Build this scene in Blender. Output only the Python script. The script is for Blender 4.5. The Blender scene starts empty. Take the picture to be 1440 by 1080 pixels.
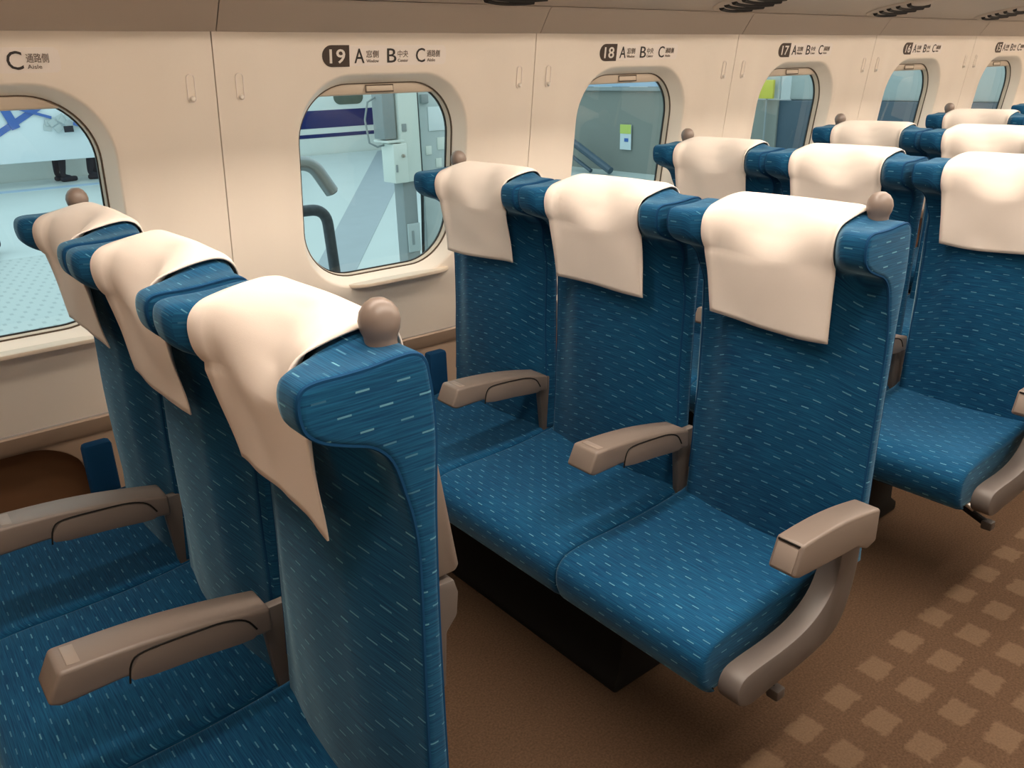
import bpy, bmesh, math, random
from mathutils import Vector, Matrix, noise
C = bpy.context.scene.collection
PI = math.pi
random.seed(7)

# ------------------------------------------------------------------ helpers
def lin(r, g, b):
    f = lambda c: (c/255/12.92) if c/255 <= .04045 else ((c/255+.055)/1.055)**2.4
    return (f(r), f(g), f(b), 1)

class MB:
    """collects shapes, then links them as ONE mesh object"""
    def __init__(s): s.bm = bmesh.new()
    def add(s, other, M=None):
        me = bpy.data.meshes.new('tmp'); other.to_mesh(me); other.free()
        if M is not None: me.transform(M)
        s.bm.from_mesh(me); bpy.data.meshes.remove(me)
        return s
    def box(s, size, loc, r=0.0, seg=2, rot=None, M=None):
        b = bmesh.new(); bmesh.ops.create_cube(b, size=1)
        bmesh.ops.scale(b, vec=size, verts=b.verts)
        if r > 0: bmesh.ops.bevel(b, geom=list(b.edges), offset=r, segments=seg, affect='EDGES', profile=.5)
        T = Matrix.Translation(loc)
        if rot is not None: T = T @ rot
        if M is not None: T = M @ T
        return s.add(b, T)
    def tube(s, pts, rad, n=12, cap=True):
        b = bmesh.new(); P = [Vector(p) for p in pts]; rings = []
        up = None
        for i, p in enumerate(P):
            t = (P[min(i+1, len(P)-1)]-P[max(i-1, 0)]).normalized()
            if up is None:
                a = Vector((0, 0, 1)) if abs(t.z) < .9 else Vector((1, 0, 0))
                up = (a - t*a.dot(t)).normalized()
            else: up = (up - t*up.dot(t)).normalized()
            w = t.cross(up); rr = rad[i] if isinstance(rad, (list, tuple)) else rad
            rings.append([b.verts.new(p+rr*(math.cos(2*PI*k/n)*up+math.sin(2*PI*k/n)*w)) for k in range(n)])
        for A, B in zip(rings, rings[1:]):
            for k in range(n): b.faces.new((A[k], A[(k+1) % n], B[(k+1) % n], B[k]))
        if cap: b.faces.new(rings[0][::-1]); b.faces.new(rings[-1])
        return s.add(b)
    def lathe(s, prof, loc=(0, 0, 0), n=28, M=None):
        b = bmesh.new(); rings = []
        for r, z in prof:
            rings.append([b.verts.new((r*math.cos(2*PI*k/n), r*math.sin(2*PI*k/n), z)) for k in range(n)] if r > 1e-6 else [b.verts.new((0, 0, z))])
        for A, B in zip(rings, rings[1:]):
            for k in range(n):
                k2 = (k+1) % n
                if len(A) == 1 and len(B) > 1: b.faces.new((A[0], B[k2], B[k]))
                elif len(B) == 1 and len(A) > 1: b.faces.new((A[k], A[k2], B[0]))
                elif len(A) > 1: b.faces.new((A[k], A[k2], B[k2], B[k]))
        T = Matrix.Translation(loc)
        return s.add(b, M @ T if M is not None else T)
    def prism(s, poly, axis, a, bb, r=0.0, seg=2, M=None):
        """extrude a 2D polygon along an axis from a to bb"""
        b = bmesh.new()
        mk = {'x': lambda u, v, w: (w, u, v), 'y': lambda u, v, w: (u, w, v), 'z': lambda u, v, w: (u, v, w)}[axis]
        A = [b.verts.new(mk(u, v, a)) for u, v in poly]; B = [b.verts.new(mk(u, v, bb)) for u, v in poly]
        n = len(poly)
        b.faces.new(A); b.faces.new(B[::-1])
        for k in range(n): b.faces.new((A[k], B[k], B[(k+1) % n], A[(k+1) % n]))
        bmesh.ops.recalc_face_normals(b, faces=b.faces)
        if r > 0:
            ed = [e for e in b.edges if len(e.link_faces) == 2 and e.calc_face_angle(0) > .5]
            bmesh.ops.bevel(b, geom=ed, offset=r, segments=seg, affect='EDGES', profile=.5)
        return s.add(b, M)
    def loops(s, rings, closed=True):
        b = bmesh.new(); R = [[b.verts.new(p) for p in r] for r in rings]; n = len(R[0])
        for A, B in zip(R, R[1:]):
            for k in range(n if closed else n-1): b.faces.new((A[k], A[(k+1) % n], B[(k+1) % n], B[k]))
        return s.add(b)
    def ngon(s, pts):
        b = bmesh.new(); b.faces.new([b.verts.new(p) for p in pts]); return s.add(b)
    def build(s, name, mat, parent=None, loc=None, smooth=35, uv=False, recalc=True, solidify=0):
        bm = s.bm
        if recalc: bmesh.ops.recalc_face_normals(bm, faces=bm.faces)
        me = bpy.data.meshes.new(name)
        for f in bm.faces: f.smooth = True
        bm.to_mesh(me); bm.free()
        me.set_sharp_from_angle(angle=math.radians(smooth))
        me.materials.append(mat)
        if uv: box_uv(me)
        o = bpy.data.objects.new(name, me); C.objects.link(o)
        if parent is not None: o.parent = parent
        if loc is not None: o.location = loc
        if solidify:
            m = o.modifiers.new('thickness', 'SOLIDIFY'); m.thickness = solidify; m.offset = 1
        return o

def box_uv(me):
    uvl = me.uv_layers.new(name='UVMap')
    for p in me.polygons:
        side = abs(p.normal.y) > .72
        for li in p.loop_indices:
            v = me.vertices[me.loops[li].vertex_index].co
            uvl.data[li].uv = (v.x*1.0+.013, v.z) if side else (v.y, v.x+v.z)

def tag(o, label=None, cat=None, group=None, kind=None):
    for k, v in (('label', label), ('category', cat), ('group', group), ('kind', kind)):
        if v: o[k] = v
    return o
def empty(name, loc, label=None, cat=None, group=None, kind=None):
    o = bpy.data.objects.new(name, None); C.objects.link(o); o.location = loc; o.empty_display_size = .1
    return tag(o, label, cat, group, kind)
def copy_tree(o, parent=None):
    c = o.copy(); C.objects.link(c)
    if parent is not None: c.parent = parent
    for ch in list(o.children): copy_tree(ch, c)
    return c
def smooth01(t):
    t = max(0., min(1., t)); return t*t*(3-2*t)
def catmull(P, k=4, closed=False):
    n = len(P); out = []
    g = (lambda i: P[i % n]) if closed else (lambda i: P[max(0, min(n-1, i))])
    for i in range(n if closed else n-1):
        p0, p1, p2, p3 = [Vector(g(i+j)) for j in (-1, 0, 1, 2)]
        for j in range(k):
            t = j/k
            out.append(tuple(.5*((2*p1)+(p2-p0)*t+(2*p0-5*p1+4*p2-p3)*t*t+(3*p1-p0-3*p2+p3)*t**3)))
    if not closed: out.append(tuple(P[-1]))
    return out
def inset(poly, d):
    n = len(poly); out = []
    area = sum(poly[i][0]*poly[(i+1) % n][1]-poly[(i+1) % n][0]*poly[i][1] for i in range(n))
    sg = 1 if area > 0 else -1
    for i in range(n):
        a = Vector(poly[i-1]); b = Vector(poly[i]); c = Vector(poly[(i+1) % n])
        t1 = (b-a).normalized() if (b-a).length > 1e-9 else Vector((0, 0)); t2 = (c-b).normalized() if (c-b).length > 1e-9 else t1
        nn = Vector((-(t1.y+t2.y), t1.x+t2.x))*sg
        if nn.length < 1e-6: nn = Vector((-t1.y, t1.x))*sg
        nn.normalize()
        out.append((b.x+nn.x*d, b.y+nn.y*d))
    return out
def rrect(cx, cz, hw, hh, r, nc=14, ns=6):
    """rounded rectangle, counter-clockwise, constant vertex count"""
    pts = []
    r = min(r, hw, hh)
    for (sx, sz, a0) in ((1, 1, 0), (-1, 1, 90), (-1, -1, 180), (1, -1, 270)):
        ox, oz = cx+sx*(hw-r), cz+sz*(hh-r)
        for k in range(nc+1):
            a = math.radians(a0+90*k/nc); pts.append((ox+r*math.cos(a), oz+r*math.sin(a)))
        # straight side to the next corner
        a = math.radians(a0+90); p = (ox+r*math.cos(a), oz+r*math.sin(a))
        nx = {(1, 1): (cx-(hw-r), cz+hh), (-1, 1): (cx-hw, cz-(hh-r)), (-1, -1): (cx+(hw-r), cz-hh), (1, -1): (cx+hw, cz+(hh-r))}[(sx, sz)]
        for k in range(1, ns): pts.append((p[0]+(nx[0]-p[0])*k/ns, p[1]+(nx[1]-p[1])*k/ns))
    return pts

# ------------------------------------------------------------------ materials
def mat(name):
    m = bpy.data.materials.new(name); m.use_nodes = True
    nt = m.node_tree; return m, nt, nt.nodes['Principled BSDF']
def node(nt, t, **kw):
    n = nt.nodes.new(t)
    for k, v in kw.items(): setattr(n, k, v)
    return n
def plain(name, col, rough=.5, metal=0, spec=.5, var=.04, scale=12, bump=0.0, bscale=300):
    m, nt, b = mat(name)
    tc = node(nt, 'ShaderNodeTexCoord'); nz = node(nt, 'ShaderNodeTexNoise'); nz.inputs['Scale'].default_value = scale
    nt.links.new(tc.outputs['Object'], nz.inputs['Vector'])
    mx = node(nt, 'ShaderNodeMix', data_type='RGBA')
    d = [max(0, c*(1-var)) for c in col[:3]]+[1]; u = [min(1, c*(1+var)) for c in col[:3]]+[1]
    mx.inputs['A'].default_value = d; mx.inputs['B'].default_value = u
    nt.links.new(nz.outputs['Fac'], mx.inputs['Factor']); nt.links.new(mx.outputs['Result'], b.inputs['Base Color'])
    b.inputs['Roughness'].default_value = rough; b.inputs['Metallic'].default_value = metal
    b.inputs['Specular IOR Level'].default_value = spec
    if bump:
        n2 = node(nt, 'ShaderNodeTexNoise'); n2.inputs['Scale'].default_value = bscale; n2.inputs['Detail'].default_value = 4
        bp = node(nt, 'ShaderNodeBump'); bp.inputs['Strength'].default_value = bump; bp.inputs['Distance'].default_value = .002
        nt.links.new(tc.outputs['Object'], n2.inputs['Vector']); nt.links.new(n2.outputs['Fac'], bp.inputs['Height']); nt.links.new(bp.outputs['Normal'], b.inputs['Normal'])
    return m

def math_n(nt, op, a, b=None, c=None):
    n = node(nt, 'ShaderNodeMath', operation=op)
    for i, v in enumerate((a, b, c)):
        if v is None: continue
        if isinstance(v, (int, float)): n.inputs[i].default_value = v
        else: nt.links.new(v, n.inputs[i])
    return n.outputs[0]

def fabric(name, dark, light, dash, pu=.0485, pv=.0222, ln=.33, th=.10, sheen=.33):
    m, nt, b = mat(name)
    uv = node(nt, 'ShaderNodeUVMap'); sp = node(nt, 'ShaderNodeSeparateXYZ'); nt.links.new(uv.outputs['UV'], sp.inputs[0])
    U, V = sp.outputs[0], sp.outputs[1]
    vr = math_n(nt, 'DIVIDE', V, pv); row = math_n(nt, 'FLOOR', vr); fv = math_n(nt, 'FRACT', vr)
    off = math_n(nt, 'MULTIPLY', row, .5)
    wr = node(nt, 'ShaderNodeTexWhiteNoise', noise_dimensions='1D'); nt.links.new(row, wr.inputs['W'])
    off = math_n(nt, 'ADD', off, math_n(nt, 'MULTIPLY', wr.outputs['Value'], .08))
    uu = math_n(nt, 'ADD', math_n(nt, 'DIVIDE', U, pu), off)
    cu = math_n(nt, 'FLOOR', uu); fu = math_n(nt, 'FRACT', uu)
    a = math_n(nt, 'LESS_THAN', fu, ln); c = math_n(nt, 'LESS_THAN', math_n(nt, 'ABSOLUTE', math_n(nt, 'SUBTRACT', fv, .5)), th/2)
    cv = node(nt, 'ShaderNodeCombineXYZ'); nt.links.new(cu, cv.inputs[0]); nt.links.new(row, cv.inputs[1])
    wn = node(nt, 'ShaderNodeTexWhiteNoise', noise_dimensions='2D'); nt.links.new(cv.outputs[0], wn.inputs['Vector'])
    inten = math_n(nt, 'MULTIPLY_ADD', wn.outputs['Value'], .66, .14)
    mask = math_n(nt, 'MULTIPLY', math_n(nt, 'MULTIPLY', a, c), inten)
    # thread streaks along the weave
    cs = node(nt, 'ShaderNodeCombineXYZ')
    nt.links.new(math_n(nt, 'MULTIPLY', U, 15.), cs.inputs[0]); nt.links.new(math_n(nt, 'MULTIPLY', V, 420.), cs.inputs[1])
    nz = node(nt, 'ShaderNodeTexNoise'); nz.inputs['Scale'].default_value = 1; nz.inputs['Detail'].default_value = 2.5
    nt.links.new(cs.outputs[0], nz.inputs['Vector'])
    st = node(nt, 'ShaderNodeMapRange'); st.inputs['From Min'].default_value = .32; st.inputs['From Max'].default_value = .7
    nt.links.new(nz.outputs['Fac'], st.inputs['Value'])
    # rubbed pile patches
    tc = node(nt, 'ShaderNodeTexCoord'); n3 = node(nt, 'ShaderNodeTexNoise'); n3.inputs['Scale'].default_value = 6
    nt.links.new(tc.outputs['Object'], n3.inputs['Vector'])
    fac = math_n(nt, 'MULTIPLY_ADD', n3.outputs['Fac'], .5, math_n(nt, 'MULTIPLY_ADD', st.outputs['Result'], .95, -.22))
    m1 = node(nt, 'ShaderNodeMix', data_type='RGBA'); m1.inputs['A'].default_value = dark; m1.inputs['B'].default_value = light
    nt.links.new(fac, m1.inputs['Factor'])
    m2 = node(nt, 'ShaderNodeMix', data_type='RGBA'); m2.inputs['B'].default_value = dash
    nt.links.new(m1.outputs['Result'], m2.inputs['A']); nt.links.new(mask, m2.inputs['Factor'])
    nt.links.new(m2.outputs['Result'], b.inputs['Base Color'])
    b.inputs['Roughness'].default_value = .85; b.inputs['Specular IOR Level'].default_value = .12
    b.inputs['Sheen Weight'].default_value = sheen; b.inputs['Sheen Roughness'].default_value = .35
    b.inputs['Sheen Tint'].default_value = (.55, .86, 1, 1)
    bp = node(nt, 'ShaderNodeBump'); bp.inputs['Strength'].default_value = .35; bp.inputs['Distance'].default_value = .001
    nt.links.new(nz.outputs['Fac'], bp.inputs['Height']); nt.links.new(bp.outputs['Normal'], b.inputs['Normal'])
    return m

M = {}
M['fabric'] = fabric('blue_velour', (.0030, .034, .092, 1), (.0085, .084, .172, 1), (.13, .33, .43, 1))
M['piping'] = plain('blue_piping', (.006, .045, .115, 1), .8, spec=.1)
M['cover'] = plain('white_cover_cloth', (.70, .625, .56, 1), .9, spec=.15, var=.015, bump=.12, bscale=900)
M['wall'] = plain('beige_wall_panel', (.90, .80, .685, 1), .38, spec=.4, var=.015, scale=3)
M['wall_low'] = plain('shaded_beige_panel', (.38, .275, .20, 1), .45, spec=.4, var=.02, scale=3)  # wall beige darkened and browned: shade low on the wall put into the colour
M['recess'] = plain('brown_recess_panel', (.17, .085, .043, 1), .5, spec=.3, var=.05, scale=5)
M['rack'] = plain('greige_rack_panel', (.56, .47, .385, 1), .5, spec=.3, var=.02, scale=3)
M['ceil'] = plain('ceiling_panel', (.60, .56, .50, 1), .6, var=.01)
M['frame'] = plain('window_frame_plastic', (.66, .55, .43, 1), .35, spec=.5, var=.02)
M['groove'] = plain('dark_groove', (.10, .065, .04, 1), .6, var=.02)
M['gasket'] = plain('black_rubber', (.012, .012, .012, 1), .5, var=.02)
M['arm'] = plain('taupe_plastic', (.165, .13, .108, 1), .42, spec=.45, var=.02, bump=.08, bscale=700)
M['arm_cap'] = plain('light_taupe_plastic', (.23, .185, .155, 1), .4, spec=.45, var=.02)
M['knob'] = plain('taupe_knob', (.185, .142, .118, 1), .38, spec=.45, var=.02)
M['strut'] = plain('grey_taupe_frame', (.10, .083, .074, 1), .45, spec=.4, var=.03)
M['bracket'] = plain('dark_taupe_bracket', (.10, .082, .070, 1), .5, var=.03)
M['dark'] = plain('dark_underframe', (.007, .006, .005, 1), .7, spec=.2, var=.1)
M['steel'] = plain('brushed_steel', (.62, .58, .54, 1), .3, metal=1, var=.03)
M['vent_dark'] = plain('vent_slot_dark', (.02, .015, .012, 1), .7, var=.05)
M['sign_plate'] = plain('sign_plate', (.90, .81, .73, 1), .4, var=.01)
M['sign_brown'] = plain('sign_brown', (.050, .028, .016, 1), .5, var=.02)
M['sign_ink'] = plain('sign_ink', (.030, .022, .018, 1), .5, var=.02)
M['sign_soft'] = plain('sign_soft_ink', (.16, .115, .085, 1), .5, var=.02)
M['sign_white'] = plain('sign_white', (.85, .78, .70, 1), .5, var=.01)
M['pearl'] = plain('pearl_button', (.92, .86, .78, 1), .35, spec=.6, var=.01)
# carpet with rows of pale rectangles down the aisle
def carpet():
    m, nt, b = mat('brown_carpet')
    tc = node(nt, 'ShaderNodeTexCoord'); sp = node(nt, 'ShaderNodeSeparateXYZ')
    nz = node(nt, 'ShaderNodeTexNoise'); nz.inputs['Scale'].default_value = 60; nz.inputs['Detail'].default_value = 3
    nt.links.new(tc.outputs['Object'], nz.inputs['Vector'])
    ad = node(nt, 'ShaderNodeVectorMath', operation='MULTIPLY_ADD')
    ad.inputs[1].default_value = (.022, .022, 0); nt.links.new(nz.outputs['Color'], ad.inputs[0]); nt.links.new(tc.outputs['Object'], ad.inputs[2])
    nt.links.new(ad.outputs[0], sp.inputs[0])
    X, Y = sp.outputs[0], sp.outputs[1]
    X = math_n(nt, 'SUBTRACT', X, .011); Y = math_n(nt, 'SUBTRACT', Y, .011)
    fx = math_n(nt, 'FRACT', math_n(nt, 'ADD', math_n(nt, 'DIVIDE', math_n(nt, 'SUBTRACT', X, 1.1525), .1565), .5+20))
    fy = math_n(nt, 'FRACT', math_n(nt, 'ADD', math_n(nt, 'DIVIDE', math_n(nt, 'SUBTRACT', Y, -1.312), .100), .5+40))
    def band(f, half, soft):
        r = node(nt, 'ShaderNodeMapRange'); r.inputs['From Min'].default_value = half+soft; r.inputs['From Max'].default_value = half-soft
        nt.links.new(math_n(nt, 'ABSOLUTE', math_n(nt, 'SUBTRACT', f, .5)), r.inputs['Value']); return r.outputs['Result']
    mask = math_n(nt, 'MULTIPLY', band(fx, .255, .03), band(fy, .30, .035))
    mask = math_n(nt, 'MULTIPLY', mask, math_n(nt, 'LESS_THAN', Y, -1.262)); mask = math_n(nt, 'MULTIPLY', mask, math_n(nt, 'GREATER_THAN', Y, -1.96))
    n2 = node(nt, 'ShaderNodeTexNoise'); n2.inputs['Scale'].default_value = 190; n2.inputs['Detail'].default_value = 3; nt.links.new(tc.outputs['Object'], n2.inputs['Vector'])
    m1 = node(nt, 'ShaderNodeMix', data_type='RGBA'); m1.inputs['A'].default_value = (.030, .017, .010, 1); m1.inputs['B'].default_value = (.125, .075, .045, 1); nt.links.new(n2.outputs['Fac'], m1.inputs['Factor'])
    m2 = node(nt, 'ShaderNodeMix', data_type='RGBA'); m2.inputs['B'].default_value = (.21, .145, .092, 1)
    nt.links.new(m1.outputs['Result'], m2.inputs['A']); nt.links.new(math_n(nt, 'MULTIPLY', mask, .27), m2.inputs['Factor'])
    nt.links.new(m2.outputs['Result'], b.inputs['Base Color']); b.inputs['Roughness'].default_value = .95; b.inputs['Specular IOR Level'].default_value = .05
    bp = node(nt, 'ShaderNodeBump'); bp.inputs['Strength'].default_value = .6; bp.inputs['Distance'].default_value = .003
    nt.links.new(n2.outputs['Fac'], bp.inputs['Height']); nt.links.new(bp.outputs['Normal'], b.inputs['Normal'])
    return m
M['carpet'] = carpet()
def glass():
    m = bpy.data.materials.new('window_glass'); m.use_nodes = True; nt = m.node_tree
    for n in list(nt.nodes): nt.nodes.remove(n)
    out = node(nt, 'ShaderNodeOutputMaterial'); mx = node(nt, 'ShaderNodeMixShader'); fr = node(nt, 'ShaderNodeFresnel'); fr.inputs['IOR'].default_value = 1.5
    t = node(nt, 'ShaderNodeBsdfTransparent'); t.inputs['Color'].default_value = (.86, .93, .92, 1)
    g = node(nt, 'ShaderNodeBsdfGlossy'); g.inputs['Roughness'].default_value = .02
    nt.links.new(fr.outputs[0], mx.inputs[0]); nt.links.new(t.outputs[0], mx.inputs[1]); nt.links.new(g.outputs[0], mx.inputs[2]); nt.links.new(mx.outputs[0], out.inputs['Surface'])
    return m
M['glass'] = glass()
def lamp(name, col, s):
    m = bpy.data.materials.new(name); m.use_nodes = True; nt = m.node_tree; b = nt.nodes['Principled BSDF']
    b.inputs['Base Color'].default_value = (.9, .9, .9, 1); b.inputs['Emission Color'].default_value = col; b.inputs['Emission Strength'].default_value = s
    return m
M['lamp'] = lamp('warm_lamp', (1, .875, .745, 1), 17.5)
# platform
M['pf'] = plain('platform_floor', (.52, .60, .60, 1), .35, spec=.4, var=.05, scale=2)
M['pf_stripe'] = plain('platform_grey_stripe', (.30, .36, .40, 1), .4, var=.08, scale=6)
M['pf_blue'] = plain('platform_blue_stripe', (.36, .50, .66, 1), .4, var=.05)
def tactile():
    m, nt, b = mat('tactile_paving')
    tc = node(nt, 'ShaderNodeTexCoord'); sp = node(nt, 'ShaderNodeSeparateXYZ'); nt.links.new(tc.outputs['Object'], sp.inputs[0])
    row = math_n(nt, 'FLOOR', math_n(nt, 'DIVIDE', sp.outputs[1], .13)); fx = math_n(nt, 'FRACT', math_n(nt, 'ADD', math_n(nt, 'DIVIDE', sp.outputs[0], .085), math_n(nt, 'MULTIPLY', row, .5)))
    fy = math_n(nt, 'FRACT', math_n(nt, 'DIVIDE', sp.outputs[1], .13))
    k = math_n(nt, 'MULTIPLY', math_n(nt, 'LESS_THAN', fx, .28), math_n(nt, 'LESS_THAN', fy, .45))
    mx = node(nt, 'ShaderNodeMix', data_type='RGBA'); mx.inputs['A'].default_value = (.46, .53, .53, 1); mx.inputs['B'].default_value = (.22, .27, .29, 1)
    nt.links.new(math_n(nt, 'MULTIPLY', k, .45), mx.inputs['Factor']); nt.links.new(mx.outputs['Result'], b.inputs['Base Color']); b.inputs['Roughness'].default_value = .5
    return m
M['tactile'] = tactile()
M['white_paint'] = plain('white_paint', (.68, .74, .70, 1), .4, var=.02)
M['cream_paint'] = plain('train_white', (.74, .78, .74, 1), .25, var=.015)
M['blue_band'] = plain('train_blue', (.008, .017, .12, 1), .3, var=.03)
M['train_glass'] = plain('train_window_dark', (.10, .12, .09, 1), .15, var=.2)
M['pipe'] = plain('pipe_metal', (.30, .33, .34, 1), .35, metal=.6, var=.1)
M['pipe_dark'] = plain('pipe_dark', (.055, .07, .085, 1), .5, metal=.2, var=.35, scale=60)
M['grey'] = plain('mid_grey_paint', (.26, .30, .31, 1), .5, var=.08)
M['grey_light'] = plain('light_grey_paint', (.46, .53, .54, 1), .5, var=.08)
M['stairwall'] = plain('stair_wall_grey', (.215, .235, .215, 1), .6, var=.07, scale=1.5)
M['slate'] = plain('slate_panel', (.055, .09, .125, 1), .3, var=.12, scale=2)
M['pale_panel'] = plain('pale_panel', (.42, .47, .47, 1), .4, var=.06)
M['yellow'] = plain('yellow_sign', (.55, .52, .05, 1), .5, var=.04)
M['lime'] = plain('lime_notice', (.50, .62, .14, 1), .5, var=.04)
M['notice'] = plain('notice_paper', (.60, .70, .74, 1), .6, var=.03)
M['board'] = plain('white_board', (.72, .80, .83, 1), .35, var=.02)
M['tape'] = plain('blue_tape', (.045, .13, .42, 1), .4, var=.05)
M['cloth_dark'] = plain('dark_cloth', (.012, .017, .028, 1), .85, var=.1)
M['shirt'] = plain('grey_shirt', (.30, .33, .38, 1), .85, var=.05)
M['skin'] = plain('skin', (.55, .34, .25, 1), .55, var=.03)
M['hair'] = plain('black_hair', (.012, .010, .009, 1), .6, var=.1)

# ------------------------------------------------------------------ car body
TILT = math.tan(math.radians(7.41))
def wy(z, off=0): return .139 - TILT*(z-1.17) + off + .25*max(0., min(.30, .80-z))   # the side curves away below the sills
Z0, Z1 = .566, 1.522        # window panel, bottom and top
PITCH = 1.04; SEAM = .385; WC = .888
def pil(u):                      # the panels swell out a little beside each seam
    d = abs((u-SEAM+.52) % PITCH-.52); return -.011*(1-smooth01((d-.115)/.075))
def strip_pt(u, z, off): return (u, wy(z, off+pil(u)), z)
def panel_with_hole(mb, u0, u1, z0, z1, loops, off0=0.0):
    n = len(loops[0][0])
    # outer rectangle, matched vertex by vertex with the hole
    cx, cz = (u0+u1)/2, (z0+z1)/2
    outer = rrect(cx, cz, (u1-u0)/2, (z1-z0)/2, .002)
    rings = [[strip_pt(u, z, .012) for u, z in outer], [strip_pt(u, z, off0) for u, z in outer]]
    h = loops[0][0]
    for t in (.15, .3, .45, .6, .75, .9): rings.append([strip_pt(a[0]+(b[0]-a[0])*t, a[1]+(b[1]-a[1])*t, off0) for a, b in zip(outer, h)])
    for L, d in loops: rings.append([strip_pt(u, z, d) for u, z in L])
    mb.loops(rings)

HC, HH = 1.107, .306
def wloop(cx, dw, dh, r, d): return (rrect(cx, HC, .285-dw, HH-dh, r), d)
win_ids = list(range(-2, 6))
mbw = MB()
for k in win_ids:
    u0 = SEAM+PITCH*(k-0)+.0015; u1 = u0+PITCH-.003; cx = WC+PITCH*k
    panel_with_hole(mbw, u0, u1, Z0, Z1, [wloop(cx, -.004, -.004, .172, 0), wloop(cx, -.0015, -.001, .171, .0008), wloop(cx, .001, .002, .170, .0035), wloop(cx, .0035, .005, .168, .009), wloop(cx, .012, .014, .163, .027), wloop(cx, .0225, .0235, .156, .048)])
wl = mbw.build('wall_left', M['wall'], smooth=50); tag(wl, kind='structure')
b = MB()   # dark backing seen in the seams, behind the panels, lower wall below the ledge
for k in win_ids[:-1]:
    u = SEAM+PITCH*(k+1)
    b.prism([(wy(Z0, .012), Z0), (wy(Z1, .012), Z1), (wy(Z1, .03), Z1), (wy(Z0, .03), Z0)], 'x', u-.02, u+.02)
tag(b.build('trim_1', M['groove']), kind='structure')
XA, XB = SEAM+PITCH*(-2), SEAM+PITCH*6

# windows: frame, blind bar, glass, ledge
def make_window(k, num):
    cx = WC+PITCH*k
    w = empty('window_%d' % num, (cx, wy(HC), HC), kind='structure')
    inv = Vector((cx, wy(HC), HC))
    def loc(p): return Vector(p)-inv
    def ring(dw, dh, r, d): return [loc(strip_pt(u, z, d)) for u, z in wloop(cx, dw, dh, r, d)[0]]
    m = MB(); m.loops([ring(.0215, .0225, .156, .0485), ring(.0255, .0265, .154, .049), ring(.0255, .0265, .154, .055)]); m.build('window_seal', M['groove'], w)
    m = MB(); m.loops([ring(.0250, .0260, .154, .0545), ring(.0265, .0275, .153, .0520), ring(.0280, .0290, .152, .055), ring(.0285, .0295, .151, .071)]); m.build('window_frame', M['frame'], w, smooth=50)
    m = MB(); m.loops([ring(.0275, .0285, .1505, .070), ring(.0315, .033, .148, .0705), ring(.0315, .033, .148, .077)]); m.build('gasket', M['gasket'], w)
    m = MB(); m.ngon(ring(.0285, .030, .149, .0755)); m.build('window_pane', M['glass'], w, recalc=False)
    # roller blind's bottom bar parked at the top
    m = MB(); zt, zb, d0, d1 = 1.387, 1.357, .0515, .069
    hw = .195
    pr = [(wy(zt, d0), zt), (wy(zb, d0+.002), zb+.003), (wy(zb, d0+.006), zb), (wy(zb, d1), zb), (wy(zt, d1), zt)]
    bb = MB(); bb.prism([(y-inv.y, z-inv.z) for y, z in pr], 'x', -hw, hw, r=.002); bar = bb.build('blind_bar', M['frame'], w)
    m = MB(); zc = 1.3735
    m.box((.088, .006, .016), (0, wy(zc, d0-.001)-inv.y, zc-inv.z), r=.003)
    hd = m.build('blind_handle', M['frame'], bar)
    m = MB(); m.tube([(-.046, wy(zc, d0-.003)-inv.y, zc+.009-inv.z), (.046, wy(zc, d0-.003)-inv.y, zc+.009-inv.z), (.046, wy(zc, d0-.003)-inv.y, zc-.009-inv.z), (-.046, wy(zc, d0-.003)-inv.y, zc-.009-inv.z), (-.046, wy(zc, d0-.003)-inv.y, zc+.009-inv.z)], .0016, 6); m.build('handle_outline', M['groove'], bar)
    # sill lip
    m = MB(); zc = .803
    pts = [(-.19, .004), (-.165, -.016), (-.13, -.027), (.13, -.027), (.165, -.016), (.185, .004), (.185, .03), (-.19, .03)]
    y0 = wy(zc)-inv.y
    m.prism([(u+.045, y0+v) for u, v in pts], 'z', zc-.006-inv.z, zc+.006-inv.z, r=.003)
    m.build('sill_lip', M['frame'], w)
    return w
for i, k in enumerate(win_ids):
    w = make_window(k, i+1)
    if 0 < i < 6:
        c = copy_tree(w); c.name = 'window_%d' % (i+len(win_ids)); c.scale = (1, -1, 1); c.location = (w.location.x, -2.74-w.location.y, w.location.z)

# lower wall: ledge strip and recessed elbow troughs under the windows
m = MB()
prof = [(wy(.562, .004), .562), (wy(.562, -.004), .561), (wy(.559, -.007), .557), (wy(.514, -.007), .514), (wy(.506, -.004), .507), (wy(.506, .03), .506), (wy(.562, .03), .562)]
m.prism(prof, 'x', XA, XB)
tag(m.build('trim_2', M['wall_low']), kind='structure')
m = MB()
def lowpt(u, z, off): return (u, wy(z, off), z)
for k in win_ids:
    uL = SEAM+PITCH*k-.30; uR = uL+PITCH
    outer = rrect((uL+uR)/2, .262, PITCH/2, .245, .002)
    cx2 = -.425+PITCH*(k+1)
    h0 = rrect(cx2, .318, .39, .187, .15)
    h1 = rrect(cx2, .318, .385, .182, .147); h2 = rrect(cx2, .318, .38, .177, .144)
    m.loops([[lowpt(u, z, 0) for u, z in outer], [lowpt(u, z, 0) for u, z in h0], [lowpt(u, z, .003) for u, z in h1], [lowpt(u, z, .075) for u, z in h2]])
tag(m.build('wall_left_lower', M['wall_low'], smooth=50), kind='structure')
m = MB()
m.prism([(wy(.53, .066), .53), (wy(.5, .070), .5), (wy(.1, .070), .1), (wy(.1, .09), .1), (wy(.53, .09), .53)], 'x', XA-.3, XB-.3)
tag(m.build('trim_3', M['recess']), kind='structure')
m = MB(); m.prism([(wy(0, -.012), 0), (wy(.05, -.012), .05), (wy(.055, -.006), .055), (wy(.055, .01), .055), (wy(0, .01), 0)], 'x', XA, XB)
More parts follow.
